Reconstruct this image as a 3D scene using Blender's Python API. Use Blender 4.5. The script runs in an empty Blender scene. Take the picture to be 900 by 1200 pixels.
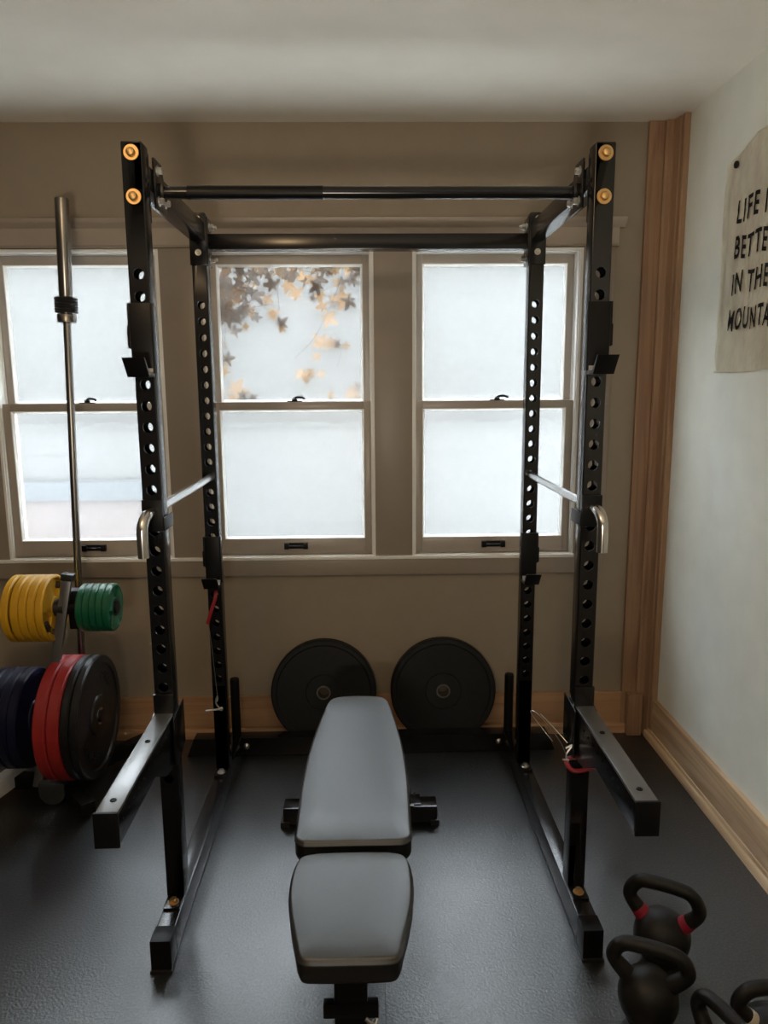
import bpy, bmesh, math, random
from mathutils import Vector, Matrix, noise
C = bpy.context.scene.collection
PI = math.pi
sin, cos, rad = math.sin, math.cos, math.radians

# ------------------------------------------------------------------ materials
def mat(name, col, rough=.5, metal=0., spec=.5, **kw):
    m = bpy.data.materials.new(name); m.use_nodes = True
    b = m.node_tree.nodes['Principled BSDF']
    b.inputs['Base Color'].default_value = (*col, 1)
    b.inputs['Roughness'].default_value = rough
    b.inputs['Metallic'].default_value = metal
    b.inputs['Specular IOR Level'].default_value = spec
    for k, v in kw.items():
        b.inputs[k.replace('_', ' ')].default_value = v
    return m
def nd(m, t, **kw):
    n = m.node_tree.nodes.new(t)
    for k, v in kw.items(): setattr(n, k, v)
    return n
def lk(m, a, b): m.node_tree.links.new(a, b)
def noisy(m, scale, amount, bump=0., stretch=(1, 1, 1), detail=4, rough_var=0., bdist=.002):
    """procedural mottling of colour plus fine bump"""
    b = m.node_tree.nodes['Principled BSDF']
    tc = nd(m, 'ShaderNodeTexCoord'); mp = nd(m, 'ShaderNodeMapping')
    mp.inputs['Scale'].default_value = stretch
    lk(m, tc.outputs['Object'], mp.inputs['Vector'])
    nz = nd(m, 'ShaderNodeTexNoise'); nz.inputs['Scale'].default_value = scale; nz.inputs['Detail'].default_value = detail
    lk(m, mp.outputs[0], nz.inputs['Vector'])
    col = b.inputs['Base Color'].default_value[:3]
    rp = nd(m, 'ShaderNodeValToRGB')
    rp.color_ramp.elements[0].position = .3; rp.color_ramp.elements[1].position = .7
    rp.color_ramp.elements[0].color = (*[c*(1-amount) for c in col], 1)
    rp.color_ramp.elements[1].color = (*[min(1, c*(1+amount)) for c in col], 1)
    lk(m, nz.outputs['Fac'], rp.inputs[0]); lk(m, rp.outputs[0], b.inputs['Base Color'])
    if bump:
        bp = nd(m, 'ShaderNodeBump'); bp.inputs['Strength'].default_value = bump; bp.inputs['Distance'].default_value = bdist
        n2 = nd(m, 'ShaderNodeTexNoise'); n2.inputs['Scale'].default_value = scale*4; n2.inputs['Detail'].default_value = 3
        lk(m, mp.outputs[0], n2.inputs['Vector'])
        lk(m, n2.outputs['Fac'], bp.inputs['Height']); lk(m, bp.outputs[0], b.inputs['Normal'])
    if rough_var:
        mr = nd(m, 'ShaderNodeMapRange'); r = b.inputs['Roughness'].default_value
        mr.inputs[3].default_value = r-rough_var; mr.inputs[4].default_value = r+rough_var
        lk(m, nz.outputs['Fac'], mr.inputs[0]); lk(m, mr.outputs[0], b.inputs['Roughness'])
    return m
def wood(name, axis, light, dark, scale=1.):
    m = mat(name, light, .42, spec=.4)
    b = m.node_tree.nodes['Principled BSDF']
    tc = nd(m, 'ShaderNodeTexCoord'); mp = nd(m, 'ShaderNodeMapping')
    s = [16, 16, 16]; s[axis] = .9
    mp.inputs['Scale'].default_value = [v*scale for v in s]
    lk(m, tc.outputs['Object'], mp.inputs['Vector'])
    n1 = nd(m, 'ShaderNodeTexNoise'); n1.inputs['Scale'].default_value = 1.1; n1.inputs['Detail'].default_value = 2; n1.inputs['Distortion'].default_value = 1.6
    lk(m, mp.outputs[0], n1.inputs['Vector'])
    mp2 = nd(m, 'ShaderNodeMapping'); s2 = [120, 120, 120]; s2[axis] = 2.
    mp2.inputs['Scale'].default_value = s2; lk(m, tc.outputs['Object'], mp2.inputs['Vector'])
    n2 = nd(m, 'ShaderNodeTexNoise'); n2.inputs['Scale'].default_value = 1.; n2.inputs['Detail'].default_value = 3
    lk(m, mp2.outputs[0], n2.inputs['Vector'])
    mx = nd(m, 'ShaderNodeMath', operation='MULTIPLY_ADD'); mx.inputs[1].default_value = .35
    lk(m, n2.outputs['Fac'], mx.inputs[0]); lk(m, n1.outputs['Fac'], mx.inputs[2])
    rp = nd(m, 'ShaderNodeValToRGB'); e = rp.color_ramp.elements
    e[0].position = .48; e[0].color = (*dark, 1); e[1].position = .86; e[1].color = (*light, 1)
    k = e.new(.66); k.color = (*[(a*.65+c*.35) for a, c in zip(light, dark)], 1)
    lk(m, mx.outputs[0], rp.inputs[0]); lk(m, rp.outputs[0], b.inputs['Base Color'])
    bp = nd(m, 'ShaderNodeBump'); bp.inputs['Strength'].default_value = .12; bp.inputs['Distance'].default_value = .001
    lk(m, n2.outputs['Fac'], bp.inputs['Height']); lk(m, bp.outputs[0], b.inputs['Normal'])
    return m
M = {}
M['wall'] = noisy(mat('wall_paint_shaded', (.295, .245, .185), .55, spec=.35), 14, .03, .10)  # shade of the window wall is mixed into this paint colour
M['wallr'] = noisy(mat('wall_paint_lit', (.83, .85, .79), .5, spec=.35), 9, .03, .22)  # same paint as the back wall, daylight put into its colour
M['walldark'] = noisy(mat('unseen_wall_dark', (.10, .105, .11), .6, spec=.3), 9, .03, .1)  # unseen walls coloured dark to cut bounce onto the black fronts
M['ceil'] = noisy(mat('ceiling_paint', (.90, .87, .80), .8), 8, .02, .08)
M['trim'] = noisy(mat('trim_paint', (.285, .24, .195), .38), 10, .02)
M['head'] = noisy(mat('head_trim_paint', (.37, .315, .26), .38), 10, .02)
M['sash'] = noisy(mat('sash_paint', (.38, .335, .285), .32), 20, .03)
M['bead'] = noisy(mat('bead_paint', (.78, .77, .74), .3), 20, .03)
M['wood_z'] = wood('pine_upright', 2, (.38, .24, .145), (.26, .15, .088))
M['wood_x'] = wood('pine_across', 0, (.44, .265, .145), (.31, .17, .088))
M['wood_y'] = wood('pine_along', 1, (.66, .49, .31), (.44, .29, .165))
M['steel'] = noisy(mat('black_powder_coat', (.006, .006, .007), .21, spec=.45), 60, .15, .04, bdist=.0005)
M['steel2'] = noisy(mat('black_wrinkle_coat', (.005, .005, .006), .38, spec=.18), 300, .2, .12, bdist=.0005)
M['strip'] = noisy(mat('scuffed_black_plastic', (.06, .06, .058), .30, spec=1., IOR=1.8), 14, .3, .0, rough_var=.03)
M['liner'] = noisy(mat('lightened_plastic_liner', (.36, .36, .35), .4), 60, .08)  # plastic lightened to carry the window gleam along the cup edges
M['silver'] = noisy(mat('pale_grey', (.62, .64, .65), .4, spec=.6), 40, .08)
M['chrome'] = noisy(mat('brushed_chrome', (.55, .53, .50), .22, metal=1.), 50, .04)
M['sleeve'] = noisy(mat('barbell_sleeve_steel', (.30, .285, .265), .27, metal=1.), 8, .06, stretch=(8, 8, .4))
M['pipe'] = noisy(mat('zinc_pipe', (.72, .73, .74), .25, metal=1.), 50, .03)
M['brass'] = noisy(mat('yellow_zinc', (.62, .40, .17), .48, metal=1.), 40, .12)
M['zinc'] = noisy(mat('silver_zinc', (.62, .60, .55), .33, metal=1.), 40, .1)
M['rubber'] = noisy(mat('black_rubber', (.010, .010, .011), .5), 90, .25, .1, bdist=.0008)
M['blackpl'] = noisy(mat('black_bumper', (.008, .008, .009), .42, spec=.3), 70, .25, .06, bdist=.0008)
M['wallpl'] = noisy(mat('matte_black_bumper', (.005, .006, .0075), .55, spec=.35), 70, .25, .06, bdist=.0008)
M['red'] = noisy(mat('red_urethane', (.28, .015, .014), .42), 30, .1)
M['navy'] = noisy(mat('navy_urethane', (.003, .0045, .022), .42, spec=.3), 30, .1)
M['yellow'] = noisy(mat('yellow_urethane', (.52, .285, .014), .36), 30, .06)
M['green'] = noisy(mat('green_urethane', (.005, .092, .043), .34), 30, .1)
M['mark'] = noisy(mat('dark_print', (.03, .022, .015), .5), 60, .1)
M['vinyl'] = noisy(mat('charcoal_vinyl', (.022, .0235, .024), .42, spec=.75, IOR=1.56), 160, .12, .12, bdist=.0006)
M['vinylside'] = noisy(mat('black_vinyl_side', (.010, .010, .011), .5, spec=.4), 160, .12, .1, bdist=.0006)
M['iron'] = noisy(mat('cast_iron', (.009, .0086, .0083), .48, spec=.32), 60, .3, .18, bdist=.001)
M['redband'] = noisy(mat('red_band', (.28, .014, .034), .5), 40, .1)
M['whiteband'] = noisy(mat('white_band', (.68, .60, .48), .5), 40, .1)
M['redgrip'] = noisy(mat('red_grip', (.27, .016, .022), .35), 40, .1)
M['cloth'] = noisy(mat('cream_cotton', (.95, .88, .76), .85, spec=.2), 26, .10, .8, stretch=(1, 1, .4), bdist=.003)
M['ink'] = noisy(mat('black_ink', (.018, .018, .018), .8, spec=.2), 50, .3)
M['leafbrown'] = noisy(mat('dry_leaf', (.16, .095, .045), .7), 30, .3)
M['leafgold'] = noisy(mat('golden_leaf', (.27, .165, .065), .7), 30, .25)
M['twig'] = noisy(mat('vine_twig', (.10, .07, .045), .8), 30, .2)
for k in ('leafbrown', 'leafgold'):
    m = M[k]; b = m.node_tree.nodes['Principled BSDF']; out = m.node_tree.nodes['Material Output']
    tr = nd(m, 'ShaderNodeBsdfTranslucent'); mx = nd(m, 'ShaderNodeMixShader'); mx.inputs[0].default_value = .5 if k == 'leafgold' else .05
    tr.inputs[0].default_value = (.24, .13, .04, 1) if k == 'leafgold' else (.22, .12, .05, 1)
    lk(m, b.outputs[0], mx.inputs[1]); lk(m, tr.outputs[0], mx.inputs[2]); lk(m, mx.outputs[0], out.inputs[0])
# rubber floor: speckled mats with seams
def floor_mat():
    m = mat('rubber_matting', (.020, .0225, .025), .42, spec=1., IOR=1.56)
    b = m.node_tree.nodes['Principled BSDF']
    tc = nd(m, 'ShaderNodeTexCoord')
    n1 = nd(m, 'ShaderNodeTexNoise'); n1.inputs['Scale'].default_value = 3.; n1.inputs['Detail'].default_value = 6
    n2 = nd(m, 'ShaderNodeTexNoise'); n2.inputs['Scale'].default_value = 150.; n2.inputs['Detail'].default_value = 4
    for n in (n1, n2): lk(m, tc.outputs['Object'], n.inputs['Vector'])
    rp = nd(m, 'ShaderNodeValToRGB'); e = rp.color_ramp.elements
    e[0].position = .42; e[0].color = (.002, .0024, .003, 1); e[1].position = .66; e[1].color = (.024, .0275, .031, 1)
    lk(m, n2.outputs['Fac'], rp.inputs[0]); lk(m, rp.outputs[0], b.inputs['Base Color'])
    mr = nd(m, 'ShaderNodeMapRange'); mr.inputs[1].default_value = .3; mr.inputs[2].default_value = .7
    mr.inputs[3].default_value = .29; mr.inputs[4].default_value = .40
    lk(m, n1.outputs['Fac'], mr.inputs[0]); lk(m, mr.outputs[0], b.inputs['Roughness'])
    bp = nd(m, 'ShaderNodeBump'); bp.inputs['Strength'].default_value = .55; bp.inputs['Distance'].default_value = .0022
    lk(m, n2.outputs['Fac'], bp.inputs['Height']); lk(m, bp.outputs[0], b.inputs['Normal'])
    return m
M['floor'] = floor_mat()
# frosted film glass: blurs what stands outside
def glass_mat():
    m = bpy.data.materials.new('frosted_glass'); m.use_nodes = True
    nt = m.node_tree; nt.nodes.remove(nt.nodes['Principled BSDF']); out = nt.nodes['Material Output']
    tr = nd(m, 'ShaderNodeBsdfTranslucent'); tr.inputs[0].default_value = (.93, .94, .95, 1)
    rf = nd(m, 'ShaderNodeBsdfRefraction'); rf.inputs['Roughness'].default_value = .155; rf.inputs['IOR'].default_value = 1.12
    rf.inputs['Color'].default_value = (.95, .96, .97, 1)
    gl = nd(m, 'ShaderNodeBsdfGlossy'); gl.inputs['Roughness'].default_value = .35
    m1 = nd(m, 'ShaderNodeMixShader'); m1.inputs[0].default_value = .935
    m2 = nd(m, 'ShaderNodeMixShader'); m2.inputs[0].default_value = .04
    lk(m, tr.outputs[0], m1.inputs[1]); lk(m, rf.outputs[0], m1.inputs[2])
    lk(m, m1.outputs[0], m2.inputs[1]); lk(m, gl.outputs[0], m2.inputs[2]); lk(m, m2.outputs[0], out.inputs[0])
    return m
M['glass'] = glass_mat()
M['siding'] = noisy(mat('neighbour_siding', (.052, .052, .050), .7), 5, .05)
M['brick'] = noisy(mat('pink_masonry', (.070, .056, .052), .8), 6, .1)
M['bluetrim'] = noisy(mat('blue_grey_board', (.040, .046, .051), .7), 6, .05)
M['siding2'] = noisy(mat('darkened_cream_siding', (.0245, .024, .0212), .7), 5, .05)  # upper boards darkened in colour so the upper panes come out dimmer
M['ground'] = noisy(mat('outdoor_paving', (.75, .74, .70), .9), 5, .1)

# ------------------------------------------------------------------ mesh helpers
def box(bm, x0, x1, y0, y1, z0, z1, bev=0., seg=2, M4=None):
    t = bmesh.new()
    v = [t.verts.new((x, y, z)) for x in (x0, x1) for y in (y0, y1) for z in (z0, z1)]
    for f in ((0, 1, 3, 2), (4, 6, 7, 5), (0, 4, 5, 1), (2, 3, 7, 6), (0, 2, 6, 4), (1, 5, 7, 3)):
        t.faces.new([v[i] for i in f])
    if bev: bmesh.ops.bevel(t, geom=t.edges[:], offset=bev, segments=seg, profile=.6, affect='EDGES')
    if M4: bmesh.ops.transform(t, matrix=M4, verts=t.verts)
    merge(bm, t)
def merge(bm, t):
    me = bpy.data.meshes.new('tmp'); t.to_mesh(me); t.free(); bm.from_mesh(me); bpy.data.meshes.remove(me)
def prism(bm, pts, a0, a1, axis, bev=0., seg=2):
    """polygon pts in the two other axes, extruded along axis"""
    t = bmesh.new()
    def P(p, a):
        return {'x': (a, p[0], p[1]), 'y': (p[0], a, p[1]), 'z': (p[0], p[1], a)}[axis]
    A = [t.verts.new(P(p, a0)) for p in pts]; B = [t.verts.new(P(p, a1)) for p in pts]
    t.faces.new(A); t.faces.new(B[::-1]); n = len(pts)
    for i in range(n): t.faces.new((A[i], B[i], B[(i+1) % n], A[(i+1) % n]))
    bmesh.ops.recalc_face_normals(t, faces=t.faces)
    if bev: bmesh.ops.bevel(t, geom=t.edges[:], offset=bev, segments=seg, profile=.6, affect='EDGES')
    merge(bm, t)
def tube(bm, pts, r, n=16, cap=True):
    """round tube along pts; r a number or a list"""
    pts = [Vector(p) for p in pts]; rs = r if isinstance(r, (list, tuple)) else [r]*len(pts)
    t = bmesh.new(); rings = []
    T0 = (pts[1]-pts[0]).normalized()
    up = Vector((0, 0, 1)) if abs(T0.z) < .9 else Vector((1, 0, 0))
    nrm = T0.cross(up).normalized()
    for i, p in enumerate(pts):
        a = pts[max(i-1, 0)]; b = pts[min(i+1, len(pts)-1)]
        T = (b-a).normalized(); nrm = (nrm-T*nrm.dot(T)).normalized(); bn = T.cross(nrm)
        rings.append([t.verts.new(p+(nrm*cos(2*PI*k/n)+bn*sin(2*PI*k/n))*rs[i]) for k in range(n)])
    for A, B in zip(rings, rings[1:]):
        for k in range(n): t.faces.new((A[k], A[(k+1) % n], B[(k+1) % n], B[k]))
    if cap: t.faces.new(rings[0][::-1]); t.faces.new(rings[-1])
    bmesh.ops.recalc_face_normals(t, faces=t.faces)
    merge(bm, t)
def spline(P, k=8):
    """smooth Catmull-Rom through P"""
    P = [Vector(p) for p in P]; out = []
    for i in range(len(P)-1):
        p0 = P[max(i-1, 0)]; p1 = P[i]; p2 = P[i+1]; p3 = P[min(i+2, len(P)-1)]
        for j in range(k):
            t = j/k
            out.append(.5*((2*p1)+(p2-p0)*t+(2*p0-5*p1+4*p2-p3)*t*t+(3*p1-p0-3*p2+p3)*t**3))
    out.append(P[-1]); return out
def lathe(bm, prof, n=64, axis='z', off=(0, 0, 0), closed=False):
    """prof: list of (radius, height) turned about axis"""
    t = bmesh.new(); rings = []
    for r, h in prof:
        ring = []
        if r < 1e-6:
            ring = [t.verts.new((0, 0, h))]
        else:
            ring = [t.verts.new((r*cos(2*PI*k/n), r*sin(2*PI*k/n), h)) for k in range(n)]
        rings.append(ring)
    pairs = list(zip(rings, rings[1:]))
    if closed: pairs.append((rings[-1], rings[0]))
    for A, B in pairs:
        for k in range(n):
            a, b = A[k % len(A)], A[(k+1) % len(A)]; c, d = B[(k+1) % len(B)], B[k % len(B)]
            vs = []
            for v in (a, b, c, d):
                if v not in vs: vs.append(v)
            if len(vs) > 2: t.faces.new(vs)
    R = {'z': Matrix.Identity(4), 'x': Matrix.Rotation(PI/2, 4, 'Y'), 'y': Matrix.Rotation(PI/2, 4, 'X')}[axis]
    bmesh.ops.transform(t, matrix=Matrix.Translation(off) @ R, verts=t.verts)
    bmesh.ops.recalc_face_normals(t, faces=t.faces)
    merge(bm, t)
def obj(name, bm, m, parent=None, smooth=True, loc=None, angle=35):
    me = bpy.data.meshes.new(name)
    if smooth:
        lim = rad(angle)
        for f in bm.faces: f.smooth = True
        for e in bm.edges:
            if len(e.link_faces) == 2 and e.link_faces[0].normal.angle(e.link_faces[1].normal, 0) > lim: e.smooth = False
    bm.normal_update(); bm.to_mesh(me); bm.free()
    o = bpy.data.objects.new(name, me); C.objects.link(o)
    for k in (m if isinstance(m, (list, tuple)) else [m]): me.materials.append(k)
    if parent: o.parent = parent
    if loc: o.location = loc
    return o
def NB(): return bmesh.new()
def tag(o, label, cat, group=None):
    o['label'] = label; o['category'] = cat
    if group: o['group'] = group
    return o
def thing(name, label, cat, loc=(0, 0, 0), rotz=0., group=None):
    o = bpy.data.objects.new(name, None); C.objects.link(o); o.empty_display_size = .1
    o.location = loc; o.rotation_euler = (0, 0, rotz)
    return tag(o, label, cat, group)
def struct(name, bm, m, parent=None, **k):
    o = obj(name, bm, m, parent, **k)
    if not parent: o['kind'] = 'structure'
    return o
def copy_tree(o, parent=None):
    c = o.copy(); C.objects.link(c)
    if parent: c.parent = parent
    for ch in [x for x in bpy.data.objects if x.parent == o]: copy_tree(ch, c)
    return c
def dup(o, loc, label, rotz=None, group=None):
    c = copy_tree(o); c.location = loc; c['label'] = label
    if rotz is not None: c.rotation_euler = (0, 0, rotz)
    if group: c['group'] = group
    return c

# ------------------------------------------------------------------ camera
CX, CY, CZ, PITCH, YAW, ROLL, FPX = -0.0081, -1.8995, 1.5203, .1688, .0183, .007, 865.5
fw = Vector((sin(YAW)*cos(PITCH), cos(YAW)*cos(PITCH), -sin(PITCH)))
rt = Vector((cos(YAW), -sin(YAW), 0)); dn = fw.cross(rt)
r2 = cos(ROLL)*rt+sin(ROLL)*dn; d2 = -sin(ROLL)*rt+cos(ROLL)*dn
cam = bpy.data.cameras.new('camera'); co = bpy.data.objects.new('camera', cam); C.objects.link(co)
cam.sensor_fit = 'VERTICAL'; cam.sensor_height = 36; cam.sensor_width = 27; cam.lens = FPX/1200*36
mw = Matrix((( r2.x, -d2.x, -fw.x, CX), (r2.y, -d2.y, -fw.y, CY), (r2.z, -d2.z, -fw.z, CZ), (0, 0, 0, 1)))
co.matrix_world = mw; cam.clip_start = .02
bpy.context.scene.camera = co

# ------------------------------------------------------------------ room shell
W, XR, XL, YB, HC = 1.173, 1.2124, -2.7, -4.6, 2.5286
WT = .16
OPEN = [(-1.523, -.836), (-.670, .012), (.167, .850)]
ZO, ZT = .812, 2.058
bm = NB(); box(bm, XL-.16, XR+.16, YB-.16, W+WT, -.1, 0); struct('floor', bm, M['floor'], smooth=False)
bm = NB(); box(bm, XL-.16, XR+.16, YB-.16, W+WT, HC, HC+.1); struct('ceiling', bm, M['ceil'], smooth=False)
bm = NB()
box(bm, XL-.16, XR+.16, W, W+WT, 0, ZO); box(bm, XL-.16, XR+.16, W, W+WT, ZT, HC)
xs = [XL-.16]+[v for o_ in OPEN for v in o_]+[XR+.16]
for i in range(0, len(xs), 2): box(bm, xs[i], xs[i+1], W, W+WT, ZO, ZT)
struct('wall_back', bm, M['wall'], smooth=False)
bm = NB(); box(bm, XR, XR+.16, YB-.16, W, 0, HC); struct('wall_right', bm, M['wallr'], smooth=False)
bm = NB(); box(bm, XL-.16, XL, YB-.16, W, 0, HC); struct('wall_left', bm, M['walldark'], smooth=False)
bm = NB(); box(bm, XL, XR, YB-.16, YB, 0, HC); struct('wall_front', bm, M['walldark'], smooth=False)
# seams between the floor mats: shallow grooves' dark lips
bm = NB(); box(bm, .0155, .0175, -3.3, -.17, 0, .0006); struct('trim_8', bm, M['rubber'], smooth=False)

# window casing
TY = W-.020
bm = NB()
prism(bm, [(TY-.004, 2.072), (TY-.004, 2.134), (W, 2.134), (W, 2.072)], -2.3, .989, 'x', .001)
struct('trim_1', bm, M['head'])
bm = NB()   # crown moulding over the head board
prism(bm, [(W, 2.134), (TY-.002, 2.134), (TY-.006, 2.142), (TY-.016, 2.150), (TY-.022, 2.160), (TY-.024, 2.170), (W, 2.170)], -2.3, 1.012, 'x')
struct('trim_2', bm, M['head'])
bm = NB()   # bead under the head board, then jamb casings, mullions and apron
box(bm, -2.3, .989, TY-.008, W, 2.062, 2.072, .002)
box(bm, OPEN[2][1], .978, TY, W, .735, 2.062, .002)
box(bm, OPEN[1][1], OPEN[2][0], TY, W, .80, 2.062, .002)
box(bm, OPEN[0][1], OPEN[1][0], TY, W, .80, 2.062, .002)
box(bm, -1.66, OPEN[0][0], TY, W, .80, 2.062, .002)
struct('trim_3', bm, M['trim'])
bm = NB(); box(bm, -1.70, .9775, TY-.002, W, .730, .798, .003)
struct('trim_4', bm, M['trim'])
bm = NB(); box(bm, -1.66, .853, TY-.010, W+.02, .798, .813, .004)
struct('trim_5', bm, M['bead'])

def frame(bm, x0, x1, z0, z1, gx0, gx1, gz0, gz1, y0, y1, bev=.002):
    box(bm, x0, gx0, y0, y1, z0, z1, bev); box(bm, gx1, x1, y0, y1, z0, z1, bev)
    box(bm, gx0, gx1, y0, y1, z0, gz0, bev); box(bm, gx0, gx1, y0, y1, gz1, z1, bev)
def bead(bm, x0, x1, z0, z1, y0, y1, w):
    """sloping stop round a pane: front edge wide open, back edge w narrower"""
    t = bmesh.new()
    O = [(x0, z0), (x1, z0), (x1, z1), (x0, z1)]; I = [(x0+w, z0+w), (x1-w, z0+w), (x1-w, z1-w), (x0+w, z1-w)]
    a = [t.verts.new((p[0], y0, p[1])) for p in O]; b = [t.verts.new((p[0], y1, p[1])) for p in I]
    c = [t.verts.new((p[0], y1, p[1])) for p in O]
    s = w*.35
    d = [t.verts.new((p[0]+sx*s, y0, p[1]+sz*s)) for p, (sx, sz) in zip(O, ((1, 1), (-1, 1), (-1, -1), (1, -1)))]
    for i in range(4):
        j = (i+1) % 4
        t.faces.new((a[i], a[j], d[j], d[i])); t.faces.new((d[i], d[j], b[j], b[i])); t.faces.new((b[i], b[j], c[j], c[i]))
    bmesh.ops.recalc_face_normals(t, faces=t.faces); merge(bm, t)
for n, (a, b) in enumerate(OPEN):
    bm = NB()   # jamb liner with stop beads
    t_ = .010
    frame(bm, a-.001, b+.001, ZO-.001, ZT+.001, a+t_, b-t_, ZO+.006, ZT-.008, W-.019, W+.13, .001)
    frame(bm, a+t_-.002, b-t_+.002, ZO+.004, ZT-.006, a+t_+.006, b-t_-.006, ZO+.006, ZT-.012, W-.012, W+.002, .002)
    frame(bm, a+t_-.002, b-t_+.002, ZO+.004, ZT-.006, a+t_+.008, b-t_-.008, ZO+.006, ZT-.012, W+.042, W+.048, .001)
    win = struct(f'window_{n+1}', bm, M['bead'])
    x0, x1 = a+.011, b-.011; gx0, gx1 = a+.044, b-.044
    bm = NB(); frame(bm, x0, x1, 1.428, ZT-.012, gx0, gx1, 1.458, 2.010, W+.050, W+.084)
    up = obj('upper_sash', bm, M['sash'], win)
    bm = NB(); bead(bm, gx0-.001, gx1+.001, 1.457, 2.011, W+.051, W+.066, .011); obj('glazing_bead', bm, M['bead'], up)
    bm = NB(); box(bm, gx0-.004, gx1+.004, W+.0665, W+.0675, 1.452, 2.016)
    gp = obj('glass_pane', bm, M['glass'], up, smooth=False)
    bm = NB(); frame(bm, x0, x1, .819, 1.459, gx0, gx1, .884, 1.428, W+.004, W+.038)
    lo = obj('lower_sash', bm, M['sash'], win)
    bm = NB(); bead(bm, gx0-.001, gx1+.001, .883, 1.429, W+.005, W+.020, .011); obj('glazing_bead', bm, M['bead'], lo)
    bm = NB(); box(bm, gx0-.004, gx1+.004, W+.0205, W+.0215, .878, 1.434); obj('glass_pane', bm, M['glass'], lo, smooth=False)
    # sash lock on the meeting rail
    cx_ = (a+b)/2+.012
    bm = NB(); box(bm, cx_-.03, cx_+.03, W+.006, W+.026, 1.459, 1.463, .001)
    lathe(bm, [(0, 0), (.012, 0), (.012, .006), (.008, .010), (0, .011)], 20, 'z', (cx_, W+.016, 1.463))
    tube(bm, spline([(cx_, W+.015, 1.472), (cx_+.012, W+.008, 1.478), (cx_+.032, W+.0, 1.477), (cx_+.044, W-.004, 1.470)], 5), [.005]*15+[.004], 8)
    obj('sash_lock', bm, M['steel2'], lo)
    # bar lift on the bottom rail
    bm = NB(); cl = (a+b)/2+.004
    for s in (-1, 1): box(bm, cl+s*.040-.010, cl+s*.040+.010, W-.014, W+.004, .842, .868, .002)
    tube(bm, [(cl-.04, W-.010, .854), (cl+.04, W-.010, .854)], .0045, 10)
    box(bm, cl-.045, cl+.045, W+.000, W+.004, .842, .868, .001)
    obj('sash_lift', bm, M['steel2'], lo)

# pine corner casing and skirting boards
bm = NB()
z1 = HC-.002
def xy(pts, bm, z0, z1, bev=.0015): prism(bm, pts, z0, z1, 'z', bev)
xy([(1.089, W), (1.089, W-.020), (1.150, W-.020), (1.150, W)], bm, 0.0, z1)
struct('trim_6', bm, M['wood_z'])
bm = NB()
xy([(1.150, W), (1.150, W-.030), (1.160, W-.036), (1.176, W-.036), (1.180, W-.046), (1.186, W-.075), (1.190, W-.082), (1.190, W-.104), (1.195, W-.110), (XR, W-.110), (XR, W)], bm, 0.0, z1-.001, .001)
struct('trim_7', bm, M['wood_z'])
bm = NB(); box(bm, 1.106, 1.168, W-.062, W-.021, 0, .188, .002); struct('trim_9', bm, M['wood_z'])
bm = NB(); box(bm, XL, 1.107, W-.018, W, 0, .186, .002)
prism(bm, [(W-.018, 0), (W-.034, 0), (W-.034, .030), (W-.028, .040), (W-.018, .042)], XL, 1.107, 'x')
struct('baseboard_back', bm, M['wood_x'])
bm = NB(); box(bm, XR-.020, XR, YB, W-.112, 0, .186, .002)
prism(bm, [(XR-.020, 0), (XR-.034, 0), (XR-.034, .022), (XR-.030, .030), (XR-.025, .033), (XR-.023, .046), (XR-.020, .048)], YB, W-.063, 'y')
struct('baseboard_right', bm, M['wood_y'])

# ------------------------------------------------------------------ power rack
HW, TW, TD = .597, .0508, .0508      # half width, tube width, tube depth
XC = HW-TW/2; YR = .7073; ZB = .0986; HT = 2.098
PITCHZ, Z0H = .0536, .724
ROT = .0075
rack = thing('power_rack', 'tall black steel power rack standing on the rubber floor before the windows', 'power rack', (0, 0, 0), ROT)
def holes_face(t, x0, x1, y, yn, za, zb, ks, r=.0132, n=20):
    """one wall of a tube with round holes; y outer plane, yn inner plane"""
    zc = [Z0H+k*PITCHZ for k in ks]
    lo = min(zc)-PITCHZ/2; hi = max(zc)+PITCHZ/2; xc = (x0+x1)/2
    def quad(a): t.faces.new([t.verts.new(p) for p in a])
    for Y in (y, yn):
        quad([(x0, Y, za), (x1, Y, za), (x1, Y, lo), (x0, Y, lo)])
        quad([(x0, Y, hi), (x1, Y, hi), (x1, Y, zb), (x0, Y, zb)])
    for z in zc:
        ring = []
        for k in range(n):
            a = 2*PI*k/n; cx, cz = cos(a), sin(a)
            s = min((x1-x0)/2/max(abs(cx), 1e-9), PITCHZ/2/max(abs(cz), 1e-9))
            ring.append(((xc+r*cx, z+r*cz), (xc+s*cx, z+s*cz)))
        corners = [(x1, z+PITCHZ/2), (x0, z+PITCHZ/2), (x0, z-PITCHZ/2), (x1, z-PITCHZ/2)]
        ang = [math.atan2(c[1]-z, c[0]-xc) % (2*PI) for c in corners]
        for Y in (y, yn):
            for k in range(n):
                a0 = 2*PI*k/n; a1 = 2*PI*(k+1)/n
                i0, o0 = ring[k]; i1, o1 = ring[(k+1) % n]
                pts = [i0, o0]
                for c, an in zip(corners, ang):
                    if a0 < an < a1: pts.append(c)
                pts += [o1, i1]
                t.faces.new([t.verts.new((p[0], Y, p[1])) for p in pts])
        for k in range(n):
            i0 = ring[k][0]; i1 = ring[(k+1) % n][0]
            quad([(i0[0], y, i0[1]), (i1[0], y, i1[1]), (i1[0], yn, i1[1]), (i0[0], yn, i0[1])])
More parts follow.
